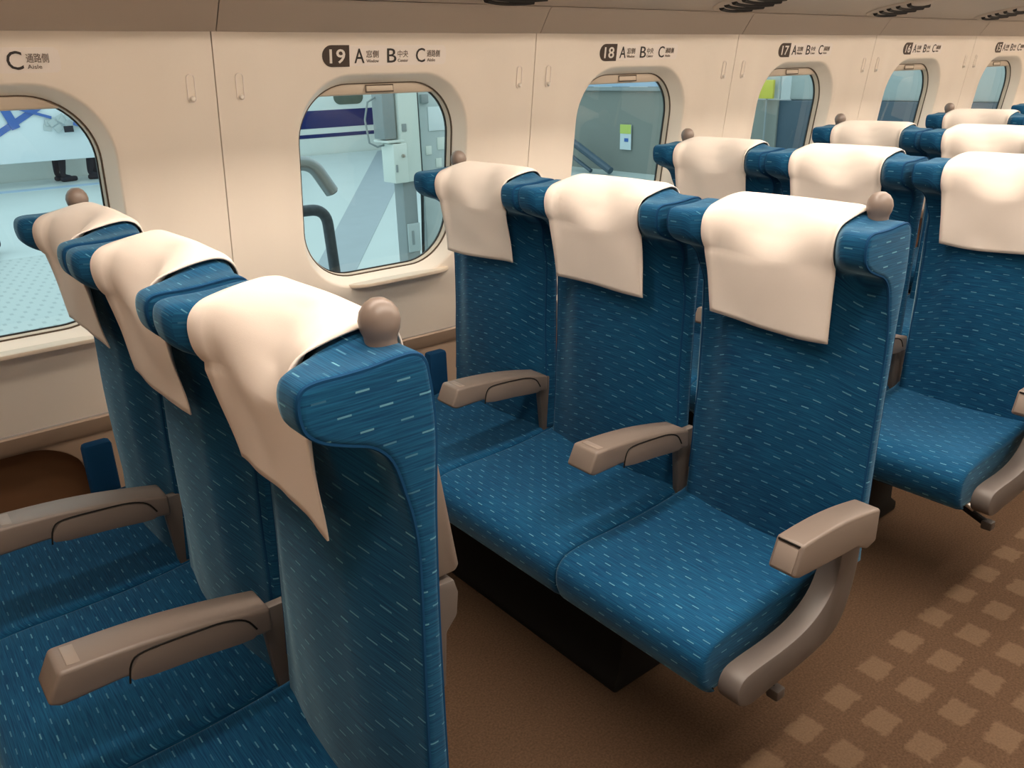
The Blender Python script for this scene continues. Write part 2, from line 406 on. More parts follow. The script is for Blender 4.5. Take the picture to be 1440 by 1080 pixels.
tag(m.build('baseboard_left', M['recess']), kind='structure')

# rack underside: rising cove with panel joints, then a flat soffit
m = MB()
for k in win_ids:
    u0 = SEAM+PITCH*k+.0015+.012; u1 = u0+PITCH-.003
    pr = [(.097, 1.519), (.080, 1.519), (.076, 1.522), (.034, 1.582), (.028, 1.588), (.020, 1.5915), (.10, 1.61)]
    m.prism(pr, 'x', u0, u1)
tag(m.build('trim_4', M['rack'], smooth=50), kind='structure')
m = MB()
m.prism([(.10, 1.640), (.022, 1.5925), (-.33, 1.6555), (-.375, 1.668), (-.395, 1.685), (-.39, 1.708), (-.36, 1.715), (.10, 1.705)], 'x', XA, XB, r=.003)
tag(m.build('luggage_rack', M['rack']), 'long beige overhead luggage rack running above the windows', 'luggage rack')

# shell
def slab(name, size, loc, mt, kind='structure'):
    mm = MB(); mm.box(size, loc); return tag(mm.build(name, mt), kind=kind)
LX = XB-XA; MX = (XA+XB)/2
slab('floor', (LX, 3.5, .06), (MX, -1.34, -.03), M['carpet'])
slab('ceiling', (LX, 3.3, .04), (MX, -1.36, 2.24), M['ceil'])
slab('wall_right_lower', (LX, .04, .592), (MX, -2.97, .296), M['wall_low'])
slab('wall_right_upper', (LX, .04, .74), (MX, -2.875, 1.89), M['wall'])
w2 = wl.copy(); C.objects.link(w2); w2.name = 'wall_right'; w2.scale = (1, -1, 1); w2.location = (0, -2.74, 0)
slab('wall_back', (.04, 3.0, 2.22), (-1.12, -1.40, 1.11), M['wall_low'])
SX0, SX1 = -.62, XB-.3; SL = SX1-SX0
slab('wall_front', (.04, 3.4, 2.26), (XB+.02, -1.36, 1.13), M['wall'])
m = MB(); m.prism([(.115, 1.535), (.14, 1.535), (.14, 2.26), (.115, 2.26)], 'x', XA, XB)
tag(m.build('wall_left_upper', M['wall']), kind='structure')
# ceiling light strips along the aisle
for y, nm in ((-.90, 'nearer the three-seat side'), (-1.85, 'over the far side of the aisle')):
    e = empty('ceiling_light', ((SX0+SX1)/2, y, 2.2), 'long warm ceiling light strip '+nm, 'ceiling light')
    mm = MB(); mm.box((SL, .16, .012), (0, 0, -.006), r=.004); mm.build('diffuser', M['lamp'], e)
    mm = MB(); mm.box((SL+.04, .20, .02), (0, 0, .010), r=.004); mm.build('housing', M['ceil'], e)
    la = bpy.data.lights.new('strip_light', 'AREA'); la.shape = 'RECTANGLE'; la.size = SL-.06; la.size_y = .15; la.energy = 7 if y > -1.5 else 14; la.color = (1, .87, .74); la.spread = math.radians(100)
    lo = bpy.data.objects.new('strip_light', la); C.objects.link(lo); lo.parent = e; lo.location = (0, 0, -.02)

# round vents under the rack
vent_names = ['above the window left of the row 18 sign', 'above the row 17 sign', 'above the row 16 sign', 'above the row 15 sign', 'farthest along, above the row 14 sign']
def make_vent():
    e = empty('air_vent', (0, 0, 0), cat='air vent', group='round slotted vents under the luggage rack')
    mm = MB(); mm.lathe([(0, -.012), (.09, -.012), (.118, -.009), (.13, -.003), (.132, -.0005), (0, -.0005)], n=40); mm.build('vent_plate', M['rack'], e)
    for y in (-.072, -.036, 0, .036, .072):
        hw = math.sqrt(.113**2-y*y); s = MB()
        pts = [(-hw+2*hw*t/14, y+.022*(1-((t-7)/7)**2)-.011, -.0105) for t in range(15)]
        s.tube(pts, .009, 8); s.build('slot', M['vent_dark'], e)
    return e
VX = [1.20, 2.24, 3.28, 4.32, 5.36]
v0 = make_vent()
for i, x in enumerate(VX):
    e = v0 if i == 0 else copy_tree(v0)
    e.location = (x, -.125, 1.6185); e.rotation_euler = (-math.atan(.179), 0, 0); e['label'] = 'round beige slotted vent under the rack '+vent_names[i]

# ------------------------------------------------------------------ row signs and coat hooks
FONT = None
for fp in ('Noto Sans CJK Regular.woff2',):
    pass
def text_mesh(s, size, ext=.0004, width=1.0, bold=0.0):
    cu = bpy.data.curves.new('txt', 'FONT'); cu.body = s; cu.size = size; cu.extrude = ext; cu.align_x = 'LEFT'; cu.offset = bold; cu.resolution_u = 3
    o = bpy.data.objects.new('txt', cu); C.objects.link(o)
    bpy.context.view_layer.update()
    me = bpy.data.meshes.new_from_object(o.evaluated_get(bpy.context.evaluated_depsgraph_get()))
    bpy.data.objects.remove(o); bpy.data.curves.remove(cu)
    xs = [v.co.x for v in me.vertices]; x0 = min(xs) if xs else 0
    me.transform(Matrix.Diagonal((width, 1, 1, 1)) @ Matrix.Translation((-x0, 0, 0)))
    return me
def add_text(name, s, size, x, z, parent, mt, off=.0022, width=1.0, bold=0.0, fit=None):
    me = text_mesh(s, size, width=width, bold=bold); me.materials.append(mt)
    if fit:
        w = max(v.co.x for v in me.vertices); me.transform(Matrix.Diagonal((fit/w, 1, 1, 1)))
    me.transform(Matrix.Rotation(PI/2, 4, 'X'))      # stand up, reading from inside
    o = bpy.data.objects.new(name, me); C.objects.link(o); o.parent = parent; o.location = (x, -off, z)
    return o
WROT = math.atan(TILT)
def make_sign(k, num):
    x0 = .684+PITCH*k; zc = 1.4605
    e = empty('seat_sign', (x0, wy(zc), zc), 'beige wall sign with white %s on a brown tab and letters A B C' % num, 'sign', 'row signs above the windows')
    e.rotation_euler = (WROT, 0, 0)
    mm = MB(); r = .024
    poly = [(.05, -.026), (.392, -.026), (.40, -.02), (.402, 0), (.40, .02), (.392, .026), (.05, .026)]
    mm.prism(poly, 'y', -.0012, .001); mm.build('sign_plate', M['sign_plate'], e)
    mm = MB()
    pl = [(.081, -.0275), (.081, .0275)]+[(.0275+.0275*math.cos(a)*1.0, .0275*math.sin(a)) for a in [PI/2+PI*t/14 for t in range(15)]]
    mm.prism(pl, 'y', -.0018, .001); mm.build('number_tab', M['sign_brown'], e)
    add_text('row_number', num, .050, .021, -.0175, e, M['sign_white'], bold=.0005, fit=.047)
    for ch, x, w, jp, en, xj, wj in (('A', .096, .031, '窓側', 'Window', .133, .046), ('B', .200, .030, '中央', 'Center', .235, .040), ('C', .296, .031, '通路側', 'Aisle', .334, .052)):
        add_text('seat_letter', ch, .054, x, -.0185, e, M['sign_ink'], bold=.0002, fit=w)
        add_text('seat_name', jp, .0205, xj, -.0035, e, M['sign_soft'], fit=wj*.86)
        add_text('seat_name', en, .0125, xj, -.0175, e, M['sign_soft'], fit=wj*(.86 if ch != 'C' else .55))
    return e
for k, num in ((-1, '20'), (0, '19'), (1, '18'), (2, '17'), (3, '16'), (4, '15'), (5, '14')): make_sign(k, num)

def make_hook():
    e = empty('coat_hook', (0, 0, 0), cat='coat hook', group='coat hooks beside the wall seams')
    e.rotation_euler = (WROT, 0, 0)
    mm = MB(); o = rrect(0, 0, .0105, .034, .0104, 8, 4); i = rrect(0, 0, .0085, .032, .0084, 8, 4)
    mm.loops([[(u, .001, z) for u, z in o], [(u, -.0022, z) for u, z in o], [(u, -.0022, z) for u, z in i], [(u, .0005, z) for u, z in i]]); mm.build('hook_rim', M['sign_plate'], e)
    mm = MB(); mm.ngon([(u, -.0002, z) for u, z in i]); mm.build('hook_plate', M['wall'], e)
    mm = MB(); mm.lathe([(0, .0085), (.004, .0075), (.0062, .004), (.0066, 0), (.005, -.002), (0, -.002)], n=18, M=Matrix.Translation((0, -.003, -.023)) @ Matrix.Rotation(PI/2, 4, 'X')); mm.build('hook_button', M['pearl'], e)
    return e
h0 = make_hook(); first = True
rows = {0: ('20', '19'), 1: ('19', '18'), 2: ('18', '17'), 3: ('17', '16'), 4: ('16', '15'), 5: ('15', '14')}
for j in range(6):
    for side, dx in (('left', -.062), ('right', .061)):
        e = h0 if first else copy_tree(h0); first = False
        x = SEAM+PITCH*j+dx; e.location = (x, wy(1.391, -.012), 1.391)
        e['label'] = 'small oval coat hook %s of the wall seam between the %s and %s signs' % (side, *rows[j])

# ------------------------------------------------------------------ seats
Pw = [(-.02, .44), (-.014, .60), (-.01, .75), (-.006, .88), (-.008, .94), (-.018, .99), (-.030, 1.03), (-.050, 1.052), (-.078, 1.063), (-.104, 1.074), (-.121, 1.088), (-.127, 1.104), (-.1275, 1.124), (-.121, 1.138), (-.104, 1.143), (-.075, 1.143), (-.045, 1.144), (-.015, 1.147), (.008, 1.147), (.022, 1.138), (.028, 1.115), (.032, 1.05), (.025, .95), (.02, .8), (.018, .6), (.018, .44)]
Pm = [(-.035, .44), (-.042, .60), (-.045, .75), (-.042, .88), (-.045, .94), (-.05, .985), (-.055, 1.015), (-.060, 1.035), (-.065, 1.05), (-.069, 1.065), (-.072, 1.08), (-.0735, 1.095), (-.073, 1.108), (-.069, 1.122), (-.060, 1.137), (-.045, 1.148), (-.028, 1.156), (-.01, 1.160), (.008, 1.161), (.024, 1.155), (.034, 1.135), (.042, 1.06), (.05, .95), (.058, .8), (.058, .6), (.05, .44)]
Pc = [(-.04, .44), (-.05, .60), (-.05, .75), (-.042, .88), (-.046, .94), (-.054, .985), (-.063, 1.01), (-.069, 1.025), (-.072, 1.04), (-.071, 1.052), (-.067, 1.066), (-.06, 1.082), (-.052, 1.096), (-.043, 1.112), (-.033, 1.126), (-.022, 1.140), (-.01, 1.15), (.002, 1.158), (.014, 1.161), (.028, 1.155), (.038, 1.135), (.045, 1.06), (.054, .95), (.062, .8), (.062, .6), (.054, .44)]
KS = 4
Pw, Pm, Pc = [catmull(p, KS) for p in (Pw, Pm, Pc)]
def prof(a):
    a = abs(a); out = []
    t1 = smooth01(a/.12); th = smooth01((a-.12)/.058); tl = smooth01((a-.09)/.135)
    for c, m, w in zip(Pc, Pm, Pw):
        k = smooth01((c[1]-.93)/.09)              # the wings belong to the head part only
        t = tl+(th-tl)*k
        out.append(tuple((c[i]+(m[i]-c[i])*t1)*(1-t)+w[i]*t for i in (0, 1)))
    return out
HB = .2215
def cols(h, r, n_in, n_e=6):
    inner = [-(h-r)+2*(h-r)*i/n_in for i in range(n_in+1)]
    e = [r*math.sin(PI/2*i/n_e) for i in range(1, n_e+1)]
    return [-(h-r)-x for x in e[::-1]]+inner+[(h-r)+x for x in e]
def loft_y(ys, profile, h, r, mb, ymod=None):
    rings = []
    for y in ys:
        d = 0
        ex = abs(y)-(h-r)
        if ex > 0: d = r-math.sqrt(max(0, r*r-ex*ex))
        P = profile(y)
        if d > 0: P = inset(P, d)
        rings.append([(p[0], ymod(y, p[1], p[0]) if ymod else y, p[1]) for p in P])
    mb.loops(rings); mb.ngon(rings[0]); mb.ngon(rings[-1][::-1])
    bmesh.ops.remove_doubles(mb.bm, verts=mb.bm.verts, dist=1e-5)
WK = [(.40, .02), (.45, .02), (.62, .05), (.76, .095), (.88, .115), (.96, .085), (1.03, .02), (1.07, 0), (1.3, 0)]
def waist(both):
    def f(y, z, x):
        k = 0
        for (z0, a), (z1, b) in zip(WK, WK[1:]):
            if z0 <= z <= z1: k = a+(b-a)*smooth01((z-z0)/(z1-z0)); break
        return y*(1-k*(1 if (both or y > 0) else 0)*smooth01(abs(y)/.2)*smooth01((.012-x)/.030))
    return f
def back_mesh(both):
    mb = MB(); loft_y(cols(HB, .010, 44, 5), prof, HB, .010, mb, waist(both)); return mb
def piping_mesh(s, both):
    f = waist(both); mb = MB(); mb.tube([(p[0], f(s*(HB-.004), p[1], p[0]), p[1]) for p in inset(Pw, .003)[2:-2]], .0028, 6)
    return mb
def cover_mesh(seed, hwid=.1475, zb=.915, lean=0.0):
    mb = MB(); N = 26; rows_ = []
    k0 = next(i for i, p in enumerate(Pm) if p[1] > 1.062)
    k1 = len(Pm)-1-next(i for i, p in enumerate(reversed(Pm)) if p[1] > 1.03)
    for i in range(N+1):
        t = -1+2*i/N; y = t*hwid
        P = inset(prof(y), -.0055); sub = P[k0:k1]
        x0, z0 = sub[0]
        ring = []
        nlow = 14
        for j in range(nlow):
            f = j/nlow                      # 0 at the hem
            z = zb+(z0-zb)*f + (.006*(t*t)*(1-f)) + .004*math.sin(2.2*t+seed)*(1-f)
            x = (-.064-.004*t*lean) + (x0-.001-(-.064-.004*t*lean))*f**1.15 - .004*(1-f)*abs(t)**3
            x += .006*noise.noise((t*1.6+seed*3.1, f*1.7, seed))*(1-.3*f)
            yy = y*(.945+.055*f+.012*(1-f)**3)
            ring.append((x, yy, z))
        for j, (x, z) in enumerate(sub):
            w = .004*noise.noise((t*2.2+seed, j*.05, seed*2.7))
            ring.append((x-abs(w)*.6, y, z+abs(w)*.4))
        rows_.append(ring)
    b = bmesh.new(); R = [[b.verts.new(p) for p in r] for r in rows_]
    for A, B in zip(R, R[1:]):
        for k in range(len(A)-1): b.faces.new((A[k], A[k+1], B[k+1], B[k]))
    mb.add(b); return mb
def hem_mesh(seed, co):
    return None
def cushion_mesh(h, r):
    P = [(-.390, .304), (-.407, .307), (-.424, .323), (-.436, .355), (-.437, .385), (-.428, .405), (-.410, .419), (-.38, .427), (-.33, .430), (-.25, .430), (-.16, .432), (-.08, .438), (-.02, .444), (.03, .444), (.03, .32), (-.1, .306), (-.25, .304)]
    P = catmull(P, 4, closed=True)
    def pf(y):
        return P
    mb = MB(); loft_y(cols(h, r, 12, 5), pf, h, r, mb); return mb
def arm_poly(xf, zf, xb, zb, hf, hb):
    """outline of an armrest in (x, z): front, arched top, back, bottom"""
    top = [(xf+(xb-xf)*t, zf+(zb-zf)*t+.009*math.sin(PI*t)) for t in [i/10 for i in range(11)]]
    top = [(x+.022*(1-i/10), z) for i, (x, z) in enumerate(top)]
    bot = [(xb, zb-hb), (xb-.035, zb-hb+.004), (xf+.10, zf-hf+.002), (xf+.016, zf-hf), (xf, zf-hf+.010)]
    return top+bot
def make_bench():
    root = empty('triple_seat', (0, 0, 0), cat='seat', group='blue three-seat units along the windows')
    # cushions
    for yc, h in ((-1.104, .203), (-.654, .2435), (-.176, .2315)):
        cushion_mesh(h, .014).build('seat_cushion', M['fabric'], root, loc=(0, yc, 0), uv=True)
    bm_ = None
    for si, yc in enumerate((-1.1345, -.658, -.180)):
        both = si > 0
        if si < 2:
            bo = back_mesh(both).build('seat_back', M['fabric'], root, loc=(0, yc, 0), uv=True, smooth=55)
            pm = [piping_mesh(s, both).build('piping', M['piping'], bo) for s in (-1, 1)]; bm_ = bo
        else:
            bo = bm_.copy(); C.objects.link(bo); bo.location = (0, yc, 0)
            for q in pm: pp = q.copy(); C.objects.link(pp); pp.parent = bo
        if si == 1: bo.scale = (1, 1.045, 1)
        c = cover_mesh(1.3+si*2.9, lean=(si-1)).build('headrest_cover', M['cover'], bo, solidify=.0025, smooth=60); c['label'] = 'white cloth headrest cover'
        # folded table on the rear face
        mm = MB(); mm.prism([(.056, .99), (.064, 1.0), (.076, 1.0), (.104, .808), (.098, .80), (.066, .80), (.060, .81)], 'y', -.14, .14, r=.004); t = mm.build('tray_table', M['arm'], bo)
        mm = MB(); mm.prism([(.055, .795), (.092, .792), (.098, .77), (.094, .735), (.076, .715), (.07, .63), (.055, .62)], 'y', -.145, .145, r=.005); mm.build('tray_hinge', M['strut'], bo)
        if si != 1:
            s = -1 if si == 0 else 1
            mm = MB(); mm.lathe([(0, .0545), (.008, .0535), (.0155, .0485), (.021, .040), (.0232, .0305), (.0215, .020), (.0185, .013), (.0178, .008), (.0182, .0), (.0182, -.008), (0, -.008)], n=32); mm.build('grab_knob', M['knob'], bo, loc=(-.001, s*.168, 1.142))
    # armrests between the seats
    for yc in (-.897, -.395):
        p = arm_poly(-.362, .655, -.035, .616, .054, .044)
        mm = MB(); mm.prism(p, 'y', -.036, .036, r=.006, seg=3); a = mm.build('armrest', M['arm'], root, loc=(0, yc, 0))
        for s in (-1, 1):
            q = [(-.250, .594), (-.243, .622), (-.225, .632), (-.16, .629), (-.11, .624), (-.082, .612), (-.068, .592), (-.070, .575), (-.15, .583)]
            mm = MB(); mm.prism(catmull(q, 3, True), 'y', s*.0335, s*.0368, r=.001); mm.build('side_panel', M['arm'], a)
            Q = catmull([(-.256, .592), (-.249, .623), (-.229, .635), (-.16, .632), (-.11, .627), (-.078, .614), (-.062, .590)], 4)
            mm = MB(); mm.tube([(x, s*.0363, z) for x, z in Q], .0016, 6); mm.build('panel_gap', M['dark'], a)
        mm = MB(); mm.box((.018, .05, .003), (-.318, 0, .6535), r=.001, rot=Matrix.Rotation(.1, 4, 'Y')); mm.build('release_button', M['arm_cap'], a)
        mm = MB(); mm.prism([(-.045, .60), (-.02, .60), (.02, .60), (.02, .43), (-.03, .43)], 'y', -.0095, .0095, r=.003); mm.build('armrest_bracket', M['bracket'], a)
    # aisle armrest with its curved side frame
    p = arm_poly(-.318, .628, -.028, .602, .068, .085)
    p = p[:11]+[(-.028, .53), (-.06, .523), (-.1, .543), (-.21, .553), (-.298, .562), (-.318, .571)]
    mm = MB(); mm.prism(p, 'y', -.028, .028, r=.006, seg=3); a = mm.build('armrest', M['arm'], root, loc=(0, -1.373, 0))
    mm = MB(); mm.box((.003, .042, .046), (-.3085, 0, .598), r=.001, rot=Matrix.Rotation(.36, 4, 'Y')); mm.build('release_flap', M['arm_cap'], a)
    mm = MB(); mm.box((.003, .044, .0035), (-.2995, 0, .6245), r=.0005); mm.build('flap_gap', M['dark'], a)
    outer = [(-.030, .56), (-.030, .50), (-.034, .45), (-.046, .40), (-.068, .352), (-.10, .326), (-.15, .314), (-.22, .308), (-.30, .307), (-.37, .305)]
    inner = [(-.405, .322), (-.415, .348), (-.40, .376), (-.36, .382), (-.29, .381), (-.22, .386), (-.168, .402), (-.13, .43), (-.108, .47), (-.103, .52), (-.107, .55)]
    mm = MB(); mm.prism(catmull(outer+inner, 3, True), 'y', -.024, .024, r=.006); mm.build('side_frame', M['strut'], root, loc=(0, -1.350, 0))
    # what carries the bench
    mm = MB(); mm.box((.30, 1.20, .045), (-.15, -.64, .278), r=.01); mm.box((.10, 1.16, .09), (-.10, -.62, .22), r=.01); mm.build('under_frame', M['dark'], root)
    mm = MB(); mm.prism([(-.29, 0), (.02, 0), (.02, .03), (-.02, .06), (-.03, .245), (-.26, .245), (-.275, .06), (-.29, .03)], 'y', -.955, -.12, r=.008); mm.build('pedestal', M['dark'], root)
    mm = MB(); mm.tube([(-.155, -1.02, .275), (-.155, -1.10, .238), (-.155, -1.30, .158)], .011, 10); pd = mm.build('pedal', M['dark'], root)
    mm = MB(); mm.box((.019, .115, .007), (-.158, -1.20, .2125), r=.001, rot=Matrix.Rotation(math.atan2(.077, .2), 4, 'X')); mm.build('pedal_bar', M['steel'], pd)
    mm = MB(); mm.box((.03, .03, .026), (-.155, -1.295, .16), r=.005); mm.build('pedal_tip', M['strut'], pd)
    mm = MB(); mm.box((.07, .04, .20), (-.055, .10, .462), r=.012); mm.build('side_bolster', M['piping'], root)
    return root
b0 = make_bench()
bench_labels = [
    'nearest blue three-seat unit, large in the left foreground beside the leftmost window',
    'whole blue three-seat unit in the middle of the photo, second from the camera',
    'blue three-seat unit directly behind the middle one, silver pedal bar under its cushion',
    'fourth blue three-seat unit back, its headrests below the row 16 sign',
    'fifth blue three-seat unit back, small headrest tops below the row 15 sign',
    'farthest blue three-seat unit, only a sliver of headrest at the right edge']
for i in range(6):
    r = b0 if i == 0 else copy_tree(b0)
    r.location = (PITCH*i, 0, 0); r['label'] = bench_labels[i]
    if i in (1, 2):      # their cloths hang a little differently
        n = 0
        for ch in list(r.children):
            for g in list(ch.children):
                if g.name.startswith('headrest_cover'):
                    n += 1; src = cover_mesh(4.1*i+n*1.7, lean=n-2).build('headrest_cover', M['cover'], None, smooth=60)
                    g.data = src.data; bpy.data.objects.remove(src)

# ------------------------------------------------------------------ the station outside
PZ = -.10
slab('platform_floor', (40, 13.0, .2), (8, 6.95, PZ-.1), M['pf'])
slab('station_ground', (60, 14, .2), (8, 20.5, PZ-1.2), M['grey'])
slab('station_wall', (60, .3, 8), (8, 22, 3), M['pale_panel'])
def floor_strip(name, pts, mt, h=.004):
    mm = MB(); mm.prism(pts, 'z', PZ, PZ+h); return tag(mm.build(name, mt), kind='structure')
floor_strip('trim_5', [(2.40, 4.0), (2.72, 3.86), (9.37, 13.2), (8.45, 13.2)], M['pf_stripe'])
floor_strip('trim_6', [(-6, 3.3), (1.32, 3.3), (1.32, 6.6), (-6, 6.6)], M['tactile'])
floor_strip('trim_7', [(-6, 12.0), (6, 12.0), (6, 12.25), (-6, 12.25)], M['pf_blue'], .005)
# train across the platform
tr = empty('train', (6, 13.6, -1.11), 'white train with a dark blue band standing across the platform', 'train')
mm = MB()
body = [(.0, .2), (-.05, .55), (-.10, 1.0), (-.12, 1.6), (-.10, 2.2), (-.02, 2.9), (.25, 3.6), (.8, 4.0), (3.0, 4.0), (3.3, 3.0), (3.3, .2)]
mm.prism([(y, z) for y, z in body], 'x', -16, 14); mm.build('body', M['cream_paint'], tr, smooth=20)
def side_x(z):
    for (y0, z0), (y1, z1) in zip(body, body[1:]):
        if z0 <= z <= z1: return y0+(y1-y0)*(z-z0)/(z1-z0)
def side_band(name, z0, z1, mt, x0=-16, x1=14, o=.006):
    mm = MB(); mm.prism([(side_x(z0)-o, z0), (side_x(z1)-o, z1), (side_x(z1)+.02, z1), (side_x(z0)+.02, z0)], 'x', x0, x1); return mm.build(name, mt, tr)
side_band('blue_band', 1.51, 1.84, M['blue_band']); side_band('blue_stripe', 1.33, 1.40, M['blue_band'])
for i in range(-9, 9):
    mm = MB(); x = .75+i*1.3
    q = rrect(x, 2.22, .33, .29, .14, 6, 2)
    ring = [[(u, side_x(z)-.008, z) for u, z in q], [(u, side_x(z)+.03, z) for u, z in q]]
    mm.loops(ring); mm.ngon(ring[0]); mm.build('train_window', M['train_glass'], tr)
# equipment post on the platform
e = empty('platform_post', (2.68, 3.0, PZ), 'white equipment post with a side box on the platform, seen below the row 19 sign', 'post')
mm = MB(); mm.tube([(-.14, .02, 1.36), (-.20, .02, 1.33), (-.23, .02, 1.22), (-.21, .02, 1.07), (-.15, .02, 1.04), (-.09, .02, 1.05)], .007, 8); mm.build('wire_loop', M['grey'], e)
mm = MB(); mm.box((.112, .12, .85), (.035, 0, .425), r=.01); mm.build('post_base', M['grey'], e)
mm = MB(); mm.box((.10, .012, .20), (.040, -.066, .41), r=.003); q = mm.build('service_plate', M['grey_light'], e)
mm = MB(); mm.box((.018, .006, .10), (.028, -.075, .41), r=.002); mm.build('plate_slot', M['grey'], q)
mm = MB(); mm.box((.165, .18, .92), (.05, 0, 1.26), r=.012); mm.build('post_body', M['white_paint'], e)
mm = MB(); mm.box((.11, .16, .26), (-.045, -.02, .93), r=.008); q = mm.build('side_box', M['white_paint'], e)
mm = MB(); mm.box((.014, .012, .05), (-.083, -.102, .90), r=.002); mm.build('latch', M['grey'], q)
mm = MB(); mm.lathe([(0, 0), (.012, 0), (.012, .016), (0, .018)], n=14, M=Matrix.Translation((-.03, -.10, .98)) @ Matrix.Rotation(PI/2, 4, 'X')); mm.build('lock', M['steel'], q)
mm = MB(); mm.box((.095, .14, .40), (-.095, .0, 1.29), r=.008); mm.build('control_box', M['grey'], e)
mm = MB(); mm.box((.13, .19, .016), (-.07, 0, 1.075), r=.004); mm.build('shelf', M['white_paint'], e)
mm = MB(); mm.box((.035, .012, .05), (.0, -.092, 1.16), r=.003); mm.build('badge', M['grey'], e)
mm = MB(); mm.tube([(.12, -.08, 1.70), (.122, -.08, 1.2), (.125, -.08, .80), (.115, -.05, .2)], .011, 8); mm.build('cable', M['gasket'], e)
e2 = empty('notice_stand', (2.98, 3.02, PZ), 'grey panel with a white paper notice, just right of the equipment post outside', 'panel')
mm = MB(); mm.box((.23, .06, 1.5), (0, 0, .75), r=.006); mm.build('stand_panel', M['grey_light'], e2)
mm = MB(); mm.box((.17, .006, .16), (.035, -.034, 1.20), r=.001); mm.build('paper_notice', M['board'], e2)
mm = MB(); mm.box((.06, .03, .06), (-.08, -.04, 1.335), r=.006); mm.build('clip', M['grey'], e2)
for x, z, s in ((-.06, .99, .05), (.05, 1.03, .07), (.02, .90, .05)):
    mm = MB(); mm.box((s, .008, s*1.2), (x, -.033, z), r=.003); mm.build('fitting', M['white_paint'], e2)
# two bent pipes nearest the window
def arc_path(pts, rad=.06, n=8):
    out = [Vector(pts[0])]
    for i in range(1, len(pts)-1):
        a, b_, c = Vector(pts[i-1]), Vector(pts[i]), Vector(pts[i+1])
        d1 = (a-b_).normalized(); d2 = (c-b_).normalized()
        for k in range(n+1):
            t = k/n; out.append((b_+d1*rad)*(1-t)**2+b_*2*t*(1-t)+(b_+d2*rad)*t*t)
    out.append(Vector(pts[-1])); return out
e = empty('handrail', (.6, 1.0, PZ), 'upper bent metal pipe with an open end, outside the window below the row 19 sign', 'handrail')
mm = MB(); mm.tube([Vector(p)-Vector((.6, 1.0, PZ)) for p in arc_path([(.45, 1.0, 1.105), (1.055, 1.0, 1.095), (1.13, 1.0, .975)], .05)], .028, 16); mm.build('pipe', M['pipe'], e)
mm = MB(); mm.tube([(1.129-.6, 0, .978+.1), (1.1325-.6, 0, .971+.1)], .022, 16); mm.build('pipe_end', M['gasket'], e)
mm = MB(); mm.tube([(-.1, 0, 1.2), (-.1, 0, 0)], .022, 14); mm.build('upright', M['pipe'], e)
e = empty('handrail', (.6, 1.11, PZ), 'lower dark pipe bending down to the ground, outside the window below the row 19 sign', 'handrail')
mm = MB(); mm.tube([Vector(p)-Vector((.6, 1.11, PZ)) for p in arc_path([(.45, 1.11, .905), (1.15, 1.11, .895), (1.20, 1.11, PZ)], .07)], .023, 16); mm.build('pipe', M['pipe_dark'], e)
mm = MB(); mm.tube([(0.02, 0, 1.02), (.02, 0, 0)], .02, 14); mm.build('upright', M['pipe_dark'], e)
# screen board with blue tape, people standing behind it
e = empty('screen_board', (0, 12.4, PZ), 'white screen board crossed by blue tape, outside the leftmost window', 'board')
mm = MB(); mm.box((6.8, .06, 1.6), (-.1, 0, 1.17), r=.01); mm.build('board_panel', M['board'], e)
for x in (-3.2, 0.4, 3.2):
    mm = MB(); mm.box((.06, .06, .42), (x, .05, .21)); mm.build('board_foot', M['grey_light'], e)
NT = [0]
def tape(x0, z0, x1, z1, w, name='tape'):
    NT[0] += 1
    L = math.hypot(x1-x0, z1-z0); a = math.atan2(z1-z0, x1-x0)
    mm = MB(); mm.box((L, .008, w), ((x0+x1)/2, -.034-.011*NT[0], (z0+z1)/2), rot=Matrix.Rotation(-a, 4, 'Y')); mm.build(name, M['tape'], e)
tape(1.3, .58, 2.38, 1.20, .085); tape(1.72, 1.45, 1.93, .86, .12); tape(1.85, 1.19, 2.42, .99, .04); tape(2.2, 1.2, 2.6, 1.3, .05)
# folded papers / blue picture on the board
mm = MB()
for i in range(9):
    mm.box((.11, .01, .09), (2.36+.045*i+random.uniform(-.03, .03), -.04-.013*i, .92+random.uniform(-.10, .10)), rot=Matrix.Rotation(random.uniform(-.6, .6), 4, 'Y'))
mm.build('grey_pattern', M['grey_light'], e)
mm = MB(); mm.box((.26, .01, .15), (2.82, -.17, .90), rot=Matrix.Rotation(.35, 4, 'Y')); mm.build('blue_pattern', M['tape'], e)
mm = MB(); mm.box((.13, .012, .09), (2.60, -.185, .82)); mm.build('dark_pattern', M['cloth_dark'], e)

